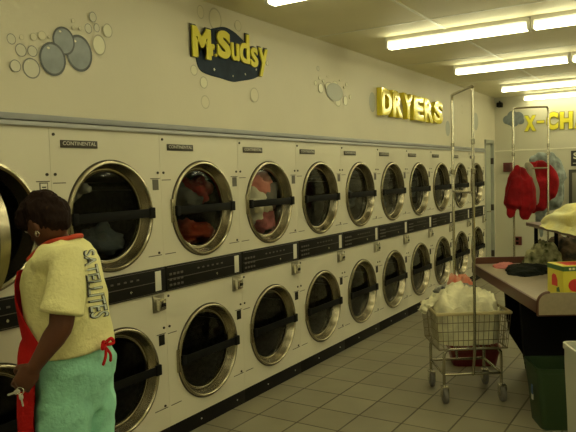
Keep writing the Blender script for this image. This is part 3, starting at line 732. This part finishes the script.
# ------------------------------------------------------------------ laundry carts
M_wire = mat('cart_wire', (.22, .19, .12), .4, metal=.7); M_rack = mat('dull_chrome', (.46, .43, .34), .25, metal=1); M_cream = mat('cart_bumper', (.45, .38, .20), .45); M_cast = mat('caster_rubber', (.16, .15, .13), .55)
def make_cart(name, label, org, ang, Wd, Dp, zr, zb, top, bar_z, fullz=.2, posts=None):
    """local x = along the near long side (to the right), y = away from the camera"""
    r = thing(name, label, 'laundry cart', org, ang)
    hw, hd = Wd / 2, Dp / 2; bw, bd = hw * .78, hd * .82
    rim = bmesh.new(); tube(rim, [(-hw, -hd, zr), (hw, -hd, zr), (hw, hd, zr), (-hw, hd, zr)], .013, 10, closed=True); 
    obj('basket_rim', rim, M_cream, r)
    wr = bmesh.new()
    for sy in (-1, 1):
        for k in range(15):
            x = -1 + 2 * k / 14; tube(wr, [(x * hw, sy * hd, zr), (x * (hw * .93), sy * (hd * .9), zb)], .0024, 5, cap=False)
    for sx in (-1, 1):
        for k in range(13):
            y = -1 + 2 * k / 12; tube(wr, [(sx * hw, y * hd, zr), (sx * hw * .93, y * hd * .9, zb)], .0024, 5, cap=False)
    for k in range(4):
        t = (k + 1) / 4; z = zr + (zb - zr) * t; a_, b_ = hw * (1 - .07 * t), hd * (1 - .1 * t)
        tube(wr, [(-a_, -b_, z), (a_, -b_, z), (a_, b_, z), (-a_, b_, z)], .003 if k < 3 else .005, 6, closed=True)
    for k in range(12):
        x = -hw * .9 + k * hw * 1.8 / 11; tube(wr, [(x, -hd * .9, zb), (x, hd * .9, zb)], .002, 5, cap=False)
    obj('wire_basket', wr, M_wire, r)
    fr = bmesh.new()
    for sy in (-1, 1):
        tube(fr, catmull([(-bw, sy * bd, .12), (-bw, sy * bd, zb - .06), (-bw + .015, sy * bd, zb - .02), (-bw + .05, sy * bd, zb - .005), (bw - .05, sy * bd, zb - .005), (bw - .015, sy * bd, zb - .02), (bw, sy * bd, zb - .06), (bw, sy * bd, .12)], 4), .011, 10)
        tube(fr, [(-bw, sy * bd, fullz), (bw, sy * bd, fullz)], .010, 10)
    for sx in (-1, 1): tube(fr, [(sx * bw, -bd, fullz), (sx * bw, bd, fullz)], .010, 10)
    obj('frame', fr, M_rack, r)
    rk = bmesh.new()
    for sy in (-1, 1): tube(rk, [(0, sy * (bd + .01), fullz), (0, sy * (hd + .012), zb), (0, sy * (hd + .018), top - .04)], .0105, 10)
    tube(rk, catmull([(0, -(hd + .018), top - .04), (0, -(hd + .012), top - .012), (0, -(hd - .02), top), (0, hd - .02, top), (0, hd + .012, top - .012), (0, hd + .018, top - .04)], 4), .0105, 10)
    tube(rk, [(0, -(hd + .018), bar_z), (0, hd + .018, bar_z)], .009, 8)
    for sy in (-1, 1): cyl(rk, (0, sy * (hd + .018), bar_z + .15), .017, -.02, .02, 'z', seg=12, bev=.004); cyl(rk, (0, sy * (hd + .018), top - .38), .014, -.02, .02, 'z', seg=12, bev=.004)
    obj('garment_rack', rk, M_rack, r)
    for sx in (-1, 1):
        for sy in (-1, 1):
            x, y = sx * bw, sy * bd
            fk = bmesh.new(); box(fk, x - .025, x + .025, y - .035, y + .02, .110, .120, .003); box(fk, x - .025, x - .021, y - .045, y + .01, .045, .115, .001); box(fk, x + .021, x + .025, y - .045, y + .01, .045, .115, .001); cyl(fk, (x, y, 0), .011, .115, .13, 'z', seg=12)
            cs = obj('caster', fk, M_chrome, r)
            wh = bmesh.new(); rg = lathe(wh, [(.012, -.018), (.038, -.018), (.050, -.013), (.053, -.005), (.053, .005), (.050, .013), (.038, .018), (.012, .018)], 28, 'x', (x, y - .022, .053), closed=True); obj('wheel', wh, M_cast, cs)
    return r
cart_c = Vector((2.20, -1.335, 0)) - RT * .025 - FW * .05; cart_c.z = 0; cang = math.atan2(-.87, .5) + .07
make_cart('laundry_cart', 'wire laundry cart with tall chrome garment rack, heaped with cream laundry', cart_c, cang, .53, .46, .645, .385, 2.235, 1.50)
# second cart behind the table
c2 = at(531, 215, 6.55); c2.z = 0
make_cart('laundry_cart', 'laundry cart with tall chrome rack standing behind the folding table, clothes hung on it', c2, cang + 1.35, .50, .30, .66, .40, 2.27, 1.66)
# laundry heaped in the first cart
M_cream_l = cloth_col('cream_laundry', (.84, .80, .56), var=.3, vscale=9)
def cart_pt(x, y, z): return Matrix.Translation(cart_c) @ Matrix.Rotation(cang, 4, 'Z') @ Vector((x, y, z))
def cart_load():
    bm = bmesh.new(); n = 56; rings = []; nr = 26
    for i in range(nr + 1):
        t = i / nr; ring = []
        for k in range(n):
            a = 2 * PI * k / n; ca, sa = math.cos(a), math.sin(a)
            se = 1 / (abs(ca) ** 3.5 + abs(sa) ** 3.5) ** (1 / 3.5)
            if t < .62:
                u_ = t / .62; rr = math.sin(u_ * PI / 2) ** .9; z = .64 + .155 * math.cos(u_ * PI / 2) ** 1.0
                hw, hd = .245, .212
            else:
                u_ = (t - .62) / .38; rr = 1 - .09 * u_; z = .64 - .235 * u_; hw, hd = .245, .212
            q = Vector((ca * rr * 1.9, sa * rr * 1.9, z * 9)); f = noise.noise(q * 1.7) * .5 + abs(noise.noise(q * 3.7 + Vector((4, 1, 2)))) * .45 - .12
            up = max(0, min(1, (z - .60) / .08))
            x = ca * se * rr * hw * (1 + .09 * min(f, .1) - .02); y = sa * se * rr * hd * (1 + .12 * min(f, .1) - .02)
            zz = z + up * f * .13 - .03 * up * (ca * .6)
            ring.append(bm.verts.new(cart_pt(x, y, zz) - cart_pt(0, 0, .43)))
        rings.append(ring)
    for a_, b_ in zip(rings, rings[1:]):
        for k in range(n): bm.faces.new((a_[k], b_[k], b_[(k + 1) % n], a_[(k + 1) % n]))
    bm.faces.new(rings[-1][::-1]); bmesh.ops.remove_doubles(bm, verts=bm.verts[:], dist=1e-4)
    o = obj('cream_laundry', bm, M_cream_l, ang=80); o.location = cart_pt(0, 0, .43); tag(o, 'cream coloured laundry heaped in the wire cart', 'laundry')
cart_load()
def strip_cloth(name, pts, wid, m, label, cat, seed=0, th=.012, nrm=None):
    bm = bmesh.new(); P = catmull(pts, 8); base_ = P[0].copy(); n = 12; R = []
    for i, p in enumerate(P):
        t = (P[min(i + 1, len(P) - 1)] - P[max(i - 1, 0)]).normalized(); s = t.cross(Vector(nrm or (0, 0, 1))).normalized(); up = s.cross(t)
        w_ = wid * (1 + .15 * math.sin(i * .7 + seed)); row = []
        for sd in (1, -1):
            for k in range(n):
                x = (-1 + 2 * k / (n - 1)) * sd; h_ = .018 * noise.noise(Vector((x * 2, i * .25, seed))) + .010 * math.sin(x * 9 + seed)
                row.append(bm.verts.new(p - base_ + s * x * w_ / 2 + up * (h_ + sd * th / 2)))
        R.append(row)
    m_ = 2 * n
    for a_, b_ in zip(R, R[1:]):
        for k in range(m_): bm.faces.new((a_[k], a_[(k + 1) % m_], b_[(k + 1) % m_], b_[k]))
    bm.faces.new(R[0][::-1]); bm.faces.new(R[-1])
    o = obj(name, bm, m, ang=60); o.location = base_; tag(o, label, cat); return o
strip_cloth('cream_towel', [cart_pt(-.12, .0, .755), cart_pt(-.20, .0, .725), cart_pt(-.27, .0, .685), cart_pt(-.305, .0, .655), cart_pt(-.315, .0, .62)], .16, M_cream_l, 'cream towel corner hanging over the left side of the cart', 'towel', 2)
heap('check_cloth', cart_pt(-.04, .09, .745), .16, .05, .055, 9, M_bluep, 'black and white patterned cloth on top of the cream laundry', 'cloth', cang, folds=.5)
heap('coral_cloth', cart_pt(.03, .17, .735), .11, .07, .11, 10, M_coral, 'coral and cream patterned garment at the back of the heaped cart', 'garment', cang, folds=.5)

# ------------------------------------------------------------------ clothes hanging on the second cart's rack
def nd(seed, amp, sc=12, vert=.35):
    def f(co): return amp * (noise.noise(Vector((co.x * sc + seed, co.y * sc, co.z * sc * vert))) + .5 * noise.noise(Vector((co.x * sc * 2.3, co.y * sc * 2.3 + seed, co.z * sc * vert * 1.5))))
    return f
def garment(name, limbs, m, label, cat, seed, base_uvd, vox=.011):
    o0 = at(*base_uvd); r = None; bm = bmesh.new()
    for pts, rad in limbs: tube(bm, catmull([at(*p) for p in pts], 4), [rad[0] + (rad[-1] - rad[0]) * i / (4 * (len(pts) - 1)) if len(rad) == 2 else rad[min(len(rad) - 1, round(i / 4))] for i in range(4 * (len(pts) - 1) + 1)], 14)
    e = bpy.data.objects.new('anchor', None); C.objects.link(e); e.location = o0
    o = remesh(bm, vox, m, name, e, sm=5, disp=nd(seed, .024))
    o.parent = None; o.location = o0; bpy.data.objects.remove(e); tag(o, label, cat); return o
M_red = cloth_col('red_fleece', (.30, .008, .012), var=.5, vscale=7); M_denim = cloth_col('pale_denim', (.33, .38, .36), var=.5, vscale=16); M_greyc = cloth_col('grey_lining', (.26, .245, .18))
D = 6.45
garment('red_sweatshirt', [([(518, 169, D), (516, 182, D), (514, 195, D), (511, 213, D)], [.04, .085, .09, .045]), ([(520, 171, D + .02), (526, 185, D), (527, 200, D), (525, 214, D)], [.05, .085, .085, .06]), ([(514, 176, D), (521, 190, D), (518, 200, D)], [.05, .075, .06]), ([(510, 182, D), (509, 198, D)], [.035, .03])],
        M_red, 'bright red sweatshirt hanging leftmost on the rear cart rack', 'garment', 1, (517, 170, D))
garment('grey_garment', [([(527, 166, D + .10), (532, 180, D + .10), (534, 196, D + .08), (532, 208, D + .08)], [.04, .05, .05, .03])], M_greyc, 'narrow grey garment hanging between the two red ones', 'garment', 3, (529, 168, D + .06))
garment('red_jacket', [([(531, 164, D + .22), (539, 165, D + .20), (547, 176, D + .18), (549, 190, D + .18), (543, 204, D + .18)], [.03, .06, .09, .09, .05]), ([(536, 170, D + .2), (541, 186, D + .18), (538, 200, D + .18), (533, 212, D + .18)], [.06, .11, .09, .02])],
        M_red, 'red jacket hanging between the sweatshirt and the pale denim jacket', 'garment', 5, (534, 166, D + .12))
garment('denim_jacket', [([(533, 160, D + .42), (541, 157, D + .42), (552, 163, D + .42), (559, 176, D + .42), (562, 188, D + .42)], [.03, .05, .08, .075, .04]), ([(545, 162, D + .44), (552, 178, D + .44), (553, 196, D + .44), (546, 210, D + .42)], [.06, .12, .11, .03]), ([(560, 180, D + .42), (560, 196, D + .42), (555, 206, D + .42)], [.05, .05, .02]), ([(541, 205, D + .35), (541, 220, D + .35), (541, 236, D + .35)], [.06, .045, .02])],
        M_denim, 'pale blue-grey denim jacket hanging rightmost on the rear cart rack', 'garment', 7, (545, 158, D + .3))

# ------------------------------------------------------------------ person
F = Vector((-.30, .954, 0)).normalized(); L = Vector((-F.y, F.x, 0)); Z = Vector((0, 0, 1))
P0 = at(80, 352, 2.70); G = Vector((P0.x, P0.y, 0))
person = thing('person', 'person in pale yellow T-shirt, red apron and teal trousers standing at the open dryer', 'person', G)
M_skin = mat('brown_skin', (.12, .045, .024), .5, spec=.3, var=.15, vscale=12)
M_hair = mat('dark_brown_hair', (.014, .006, .004), .8, spec=.15, bump=.8, bscale=70, stretch=(1, 1, .5))
M_shirt = cloth_col('pale_yellow_cotton', (.86, .82, .42), var=.08, vscale=5)
M_pants = cloth_col('teal_cotton', (.36, .78, .60), var=.2, vscale=6)
M_apron = cloth_col('red_cotton', (.50, .012, .012)); M_shoe = mat('white_shoe', (.5, .48, .42), .5)
def W(f, l, z): return G + F * f + L * l + Z * z
def rings_loft(bm, rows, n=40, p=2.4):
    R = []
    for f, hd, hw, z, tilt in rows:
        row = []
        for k in range(n):
            a = 2 * PI * k / n; ca, sa = math.cos(a), math.sin(a); s = 1 / (abs(ca) ** p + abs(sa) ** p) ** (1 / p)
            row.append(bm.verts.new(W(f + ca * s * hd, sa * s * hw, z + tilt * ca * s)))
        R.append(row)
    for a_, b_ in zip(R, R[1:]):
        for k in range(n): bm.faces.new((a_[k], a_[(k + 1) % n], b_[(k + 1) % n], b_[k]))
    bm.faces.new(R[0][::-1]); bm.faces.new(R[-1])
torso = [  # f, half depth, half width, z, tilt
 (.036, .153, .193, .955, -.012), (.036, .150, .189, .985, -.008), (.035, .145, .18, 1.02, 0), (.045, .152, .18, 1.10, 0), (.055, .150, .185, 1.18, .0), (.060, .138, .19, 1.25, -.01), (.062, .115, .19, 1.31, -.02), (.065, .085, .16, 1.365, -.03), (.065, .065, .10, 1.40, -.03)]
SH = at(69, 262, 2.50); EL = at(61, 327, 2.44); WR = at(35, 366, 2.42); KN = at(25, 380, 2.42)
SHr = W(.085, -.175, 1.32); ELr = W(.09, -.25, 1.06); WRr = W(.13, -.26, .86)
HC = at(45, 219, 2.66)
hf = (F * .80 - Z * .58 - L * .22).normalized(); hs = (L - hf * L.dot(hf)).normalized(); hu = hf.cross(hs); hu = -hu if hu.z < 0 else hu
bm = bmesh.new()
rings_loft(bm, [(f, hd * .88, hw * .88, z, t_) for f, hd, hw, z, t_ in torso] )
rings_loft(bm, [(.03, .12, .15, .99, 0), (.025, .12, .165, .90, 0), (.025, .115, .16, .80, 0), (.02, .09, .13, .72, 0)])
NB = W(.07, 0, 1.36)
tube(bm, [NB, NB * .5 + HC * .5, HC - hf * .01], [.062, .056, .058], 16)
ellipsoid(bm, HC, hf * .096, hs * .076, hu * .110)                             # skull
ellipsoid(bm, HC + hf * .040 - hu * .055, hf * .055, hs * .055, hu * .062)      # jaw
ellipsoid(bm, HC + hf * .070 - hu * .095, hf * .022, hs * .024, hu * .018)      # chin
tube(bm, [HC + hf * .092 + hu * .008, HC + hf * .108 - hu * .024], [.008, .015], 10)
for s in (-1, 1): ellipsoid(bm, HC + hf * .106 - hu * .028 + hs * s * .011, hf * .009, hs * .010, hu * .008)
for dz, rr in ((-.055, .008), (-.066, .009)): ellipsoid(bm, HC + hf * .094 + hu * dz, hf * .010, hs * .024, hu * rr)
for s in (-1, 1):
    ellipsoid(bm, HC - hf * .004 - hu * .018 + hs * s * .079, hf * .019, hs * .008, hu * .031)
    ellipsoid(bm, HC + hf * .085 + hu * .022 + hs * s * .032, hf * .012, hs * .022, hu * .008)
# arms
tube(bm, [SH, SH.lerp(EL, .5), EL], [.058, .054, .044], 18); tube(bm, [EL, EL.lerp(WR, .3), EL.lerp(WR, .7), WR], [.044, .044, .033, .027], 18)
tube(bm, [SHr, SHr.lerp(ELr, .5), ELr], [.056, .050, .042], 18); tube(bm, [ELr, ELr.lerp(WRr, .4), WRr], [.042, .038, .027], 18)
def hand(bm, wr, d, palm_n, side, curl):
    """d finger direction, palm_n out of the palm, side = toward thumb"""
    d = d.normalized(); palm_n = (palm_n - d * palm_n.dot(d)).normalized(); s = d.cross(palm_n).normalized()
    if s.dot(side) < 0: s = -s
    c = wr + d * .050
    ellipsoid(bm, c, d * .052, s * .042, palm_n * .018); ellipsoid(bm, wr + d * .012, d * .03, s * .029, palm_n * .021)
    for k, (o_, ln) in enumerate(((.030, .070), (.010, .078), (-.010, .072), (-.029, .056))):
        b0 = wr + d * .085 + s * o_ - d * abs(o_) * .2; P = [b0 - d * .025, b0]; dir_ = d.copy(); q = b0
        for j, fr in enumerate((.45, .32, .23)):
            ang_ = curl[j] + k * .06; dir_ = (dir_ * math.cos(ang_) + palm_n * math.sin(ang_)).normalized()
            dir_ = dir_.normalized(); q = q + dir_ * ln * fr; P.append(q)
            palm_n_ = palm_n
            pn = (palm_n - d * 0); palm_n = (palm_n * 1).normalized()
        tube(bm, P, [.0095, .0095, .009, .0083, .0075], 10)
    t0 = wr + d * .022 + s * .026; t1 = t0 + (d * .55 + s * .55 + palm_n * .35).normalized() * .036; t2 = t1 + (d * .75 + s * .1 + palm_n * .6).normalized() * .030; t3 = t2 + (d * .6 - s * .25 + palm_n * .7).normalized() * .024
    tube(bm, [t0, t1, t2, t3], [.014, .0115, .010, .008], 10)
    return c + palm_n * .035
hd_ = (KN - WR).normalized()
grip = hand(bm, WR, hd_ * .9 - Z * .15, (-L * .25 + F * .9 - Z * .1), -L * .2 + F, (.45, .6, .5)) if False else hand(bm, WR, hd_, F * .35 - L * .7 - Z * .15, F + Z * .3, (.5, .65, .5))
hand(bm, WRr, (WRr - ELr).normalized(), L * .8 - Z * .2, F + Z * .5, (.4, .5, .4))
# legs
for s in (-1, 1):
    hip = W(.025, s * .085, .88); kn = W(.028, s * .10, .48); ank = W(-.02, s * .105, .09)
    tube(bm, [hip, hip.lerp(kn, .5), kn, kn.lerp(ank, .3), kn.lerp(ank, .75), ank], [.075, .068, .054, .052, .042, .038], 18)
    tube(bm, [ank, W(.06, s * .11, .045), W(.14, s * .115, .035)], [.035, .036, .030], 12)
body = remesh(bm, .0045, M_skin, 'body', person, sm=4)
# hair
bm = bmesh.new()
ellipsoid(bm, HC - hf * .022 + hu * .014, hf * .090, hs * .084, hu * .104); ellipsoid(bm, HC - hf * .050 - hu * .005, hf * .064, hs * .076, hu * .088)
ellipsoid(bm, HC + hf * .035 + hu * .060, hf * .070, hs * .078, hu * .055); ellipsoid(bm, HC + hf * .045 + hu * .035 + hs * .055, hf * .045, hs * .028, hu * .045); ellipsoid(bm, HC + hf * .045 + hu * .035 - hs * .055, hf * .045, hs * .028, hu * .045)
def hairdisp(co):
    return .009 * noise.noise(co * 28) + .005 * noise.noise(Vector((co.x * 90, co.y * 90, co.z * 30)))
remesh(bm, .006, M_hair, 'hair', person, sm=2, disp=hairdisp)
for s in (-1, 1):
    b = bmesh.new(); ellipsoid(b, HC + hf * .084 + hu * .008 + hs * s * .031, hf * .012, hs * .013, hu * .011, 14, 10); obj('eye', b, mat('eye_white', (.5, .46, .4), .2) if s < 0 else bpy.data.materials['eye_white'], person, world=True)
b = bmesh.new(); tube(b, [HC - hf * .004 - hu * .055 + hs * .085 + (hf * math.cos(a) + hu * math.sin(a)) * .011 for a in [2 * PI * k / 14 for k in range(14)]], .0025, 6, closed=True); ellipsoid(b, HC - hf * .002 - hu * .053 + hs * .089, hf * .007, hs * .004, hu * .007, 10, 8)
obj('earring', b, M_chrome, person, world=True)['label'] = 'small silver earring'
# shirt
bm = bmesh.new(); rings_loft(bm, torso)
tube(bm, [W(.055, .12, 1.335), SH + Z * .005, SH.lerp(EL, .45), SH.lerp(EL, .80) + F * .005], [.072, .072, .074, .080], 20, cap=False)
tube(bm, [W(.075, -.11, 1.335), SHr, SHr.lerp(ELr, .45), SHr.lerp(ELr, .8)], [.07, .066, .066, .068], 20, cap=False)
def shd(co):
    q = co - G; return .007 * noise.noise(Vector((q.x * 9, q.y * 9, q.z * 5))) + .007 * (1 - abs(noise.noise(Vector((q.x * 7 + 3, q.y * 7, q.z * 7 + q.x * 6))) * 2)) * .6
shirt = remesh(bm, .007, M_shirt, 'shirt', person, sm=4, disp=shd)
# trousers
bm = bmesh.new()
rings_loft(bm, [(.032, .120, .160, 1.01, 0), (.030, .130, .172, .96, 0), (.022, .137, .185, .90, 0), (.025, .130, .185, .83, 0), (.03, .12, .17, .76, 0), (.03, .10, .15, .70, 0)])
for s in (-1, 1): tube(bm, [W(.025, s * .085, .86), W(.03, s * .09, .68), W(.03, s * .10, .48), W(.01, s * .105, .28), W(-.01, s * .108, .075)], [.105, .112, .098, .09, .085], 20, cap=False)
def pd(co):
    q = co - G; return .010 * noise.noise(Vector((q.x * 8, q.y * 8 + 4, q.z * 9))) + .006 * (1 - abs(noise.noise(Vector((q.x * 12, q.y * 12, q.z * 14 + q.y * 8))) * 2))
remesh(bm, .008, M_pants, 'trousers', person, sm=4, disp=pd)
for s in (-1, 1):
    bm = bmesh.new(); tube(bm, [W(-.06, s * .108, .05), W(.02, s * .11, .055), W(.10, s * .115, .042), W(.17, s * .118, .036)], [.046, .050, .046, .034], 16); 
    box(bm, -.0, .0, 0, 0, 0, 0) if False else None
    for v in bm.verts: v.co.z = max(v.co.z, .0)
    obj('shoe', bm, M_shoe, person, world=True)
# apron: a curved sheet in front of the body
def apron():
    bm = bmesh.new(); nz, na = 44, 30; rows = []
    def tor(z):
        T = torso
        if z <= T[0][3]: return T[0][0], T[0][1], T[0][2]
        for a_, b_ in zip(T, T[1:]):
            if a_[3] <= z <= b_[3]:
                t = (z - a_[3]) / (b_[3] - a_[3]); return tuple(a_[i] + (b_[i] - a_[i]) * t for i in range(3))
        return T[-1][:3]
    for i in range(nz + 1):
        z = 1.30 - i / nz * .80
        f, hd, hw = tor(z); row = []
        if z > 1.02: t = (1.30 - z) / .28; half = math.radians(36 + 50 * t ** 1.3); ext = .022
        else: t = min(1, (1.02 - z) / .30); half = math.radians(86 - 12 * t); ext = .022 + .018 * t
        for k in range(na + 1):
            a = -half + 2 * half * k / na; ca, sa = math.cos(a), math.sin(a); s = 1 / (abs(ca) ** 2.4 + abs(sa) ** 2.4) ** (1 / 2.4)
            e = ext + (.010 * math.sin(a * 7 + z * 3) * (1 if z < 1.02 else .2))
            row.append((f + ca * s * (hd + e), sa * s * (hw + e * .8), z))
        rows.append(row)
    V = []
    for off in (0, -.004):
        V.append([[bm.verts.new(W(p[0] + off, p[1], p[2])) for p in row] for row in rows])
    for g_ in V:
        for i in range(nz):
            for k in range(na): bm.faces.new((g_[i][k], g_[i][k + 1], g_[i + 1][k + 1], g_[i + 1][k]))
    a_, b_ = V
    for k in range(na): bm.faces.new((a_[0][k], a_[0][k + 1], b_[0][k + 1], b_[0][k])); bm.faces.new((a_[nz][k], a_[nz][k + 1], b_[nz][k + 1], b_[nz][k]))
    for i in range(nz): bm.faces.new((a_[i][0], a_[i + 1][0], b_[i + 1][0], b_[i][0])); bm.faces.new((a_[i][na], a_[i + 1][na], b_[i + 1][na], b_[i][na]))
    return bm
ap = obj('apron', apron(), M_apron, person, world=True, ang=60)
b = bmesh.new()
pts = []
for k in range(25):
    a = math.radians(60 + 240 * k / 24); ca, sa = math.cos(a), math.sin(a); s = 1 / (abs(ca) ** 2.4 + abs(sa) ** 2.4) ** (1 / 2.4)
    pts.append(W(.034 + ca * s * .142, sa * s * .182, .968 - .034 * ca))
tube(b, pts, .010, 8, flat=.5)
bk = W(-.128, .03, .975)
for q in (((0, 0), (-.02, .03), (.02, .045), (.015, .012), (0, 0)), ((0, 0), (-.02, -.03), (.015, -.042), (.015, -.012), (0, 0))):
    tube(b, catmull([bk + L * p[1] + Z * (.02 - p[0] * .6) - F * (.012 + abs(p[1]) * .25) for p in q], 5), .007, 8)
for s in (-1, 1): tube(b, catmull([bk - F * .012, bk - F * .02 + L * s * .018 - Z * .03, bk - F * .014 + L * s * .028 - Z * .06], 5), .006, 8)
obj('waist_tie', b, M_apron, ap, world=True)
b = bmesh.new(); NS = W(.06, 0, 1.385)
pts = [W(.215, .06, 1.285), W(.15, .10, 1.345), W(.07, .088, 1.408), W(.0, .05, 1.425), W(-.012, 0, 1.43), W(.0, -.05, 1.425), W(.07, -.088, 1.408), W(.15, -.10, 1.345), W(.215, -.06, 1.285)]
tube(b, catmull(pts[1:-1], 6), .010, 8); obj('neck_strap', b, mat('orange_red_strap', (.50, .05, .015), .7), ap, world=True)
# lettering down the back of the shirt, laid on the cloth
dg = bpy.context.evaluated_depsgraph_get()
bs = bmesh.new(); bs.from_mesh(shirt.data); bs.transform(Matrix.Translation(G)); tree = BVHTree.FromBMesh(bs)
A0 = at(88, 251, 2.2); A1 = at(99, 317, 2.2)
run = (A1 - A0); ln = run.length; run.normalize(); out = (-FW); upv = run.cross(out).normalized()
if upv.dot(RT) < 0: upv = -upv                                    # tops of the letters point to the right
for grow, m, nm, lift in ((.036, M_blackp, 'shirt_print_outline', .003), (.0, mat('pale_blue_print', (.55, .6, .52), .6), 'shirt_print', .006)):
    tb2 = fit_text('SATELLITES', ln + (0.006 if grow > 0 else 0), (.052 + (.008 if grow > 0 else 0)), 0, grow)
    bmesh.ops.triangulate(tb2, faces=tb2.faces[:]); bmesh.ops.subdivide_edges(tb2, edges=[e for e in tb2.edges if e.calc_length() > .012], cuts=1)
    for v in tb2.verts:
        x, y = v.co.x - (.003 if grow > 0 else 0), v.co.y - (.004 if grow > 0 else 0) - .026
        o_ = A0 + run * x + upv * y * (.65 + .5 * x / ln); d_ = (o_ - CAM).normalized()
        hit = tree.ray_cast(o_, d_)
        v.co = (hit[0] + hit[1] * lift) if hit[0] is not None else o_ + FW * .2
    obj(nm, tb2, m, shirt, world=True, ang=180)
# keys in the hand
kr = thing('key_ring', 'silver keys on a ring held in the person\'s left hand', 'keys', grip)
b = bmesh.new(); c0 = at(20, 391, 2.40) - grip
tube(b, [c0 + (RT * math.cos(a) + UP * math.sin(a)) * .014 for a in [2 * PI * k / 16 for k in range(16)]], .0022, 6, closed=True); obj('ring', b, M_chrome, kr)
for dx, dz in ((-.3, -.1), (.1, -.5)):
    b = bmesh.new(); e = c0 + RT * dx * .05 + UP * dz * .05 ; dd_ = (RT * dx + UP * dz).normalized()
    tube(b, [e, e + dd_ * .03], .004, 6, flat=.4); tube(b, [e - dd_ * .008, e], .009, 10, flat=.25); obj('key', b, M_silver, kr)
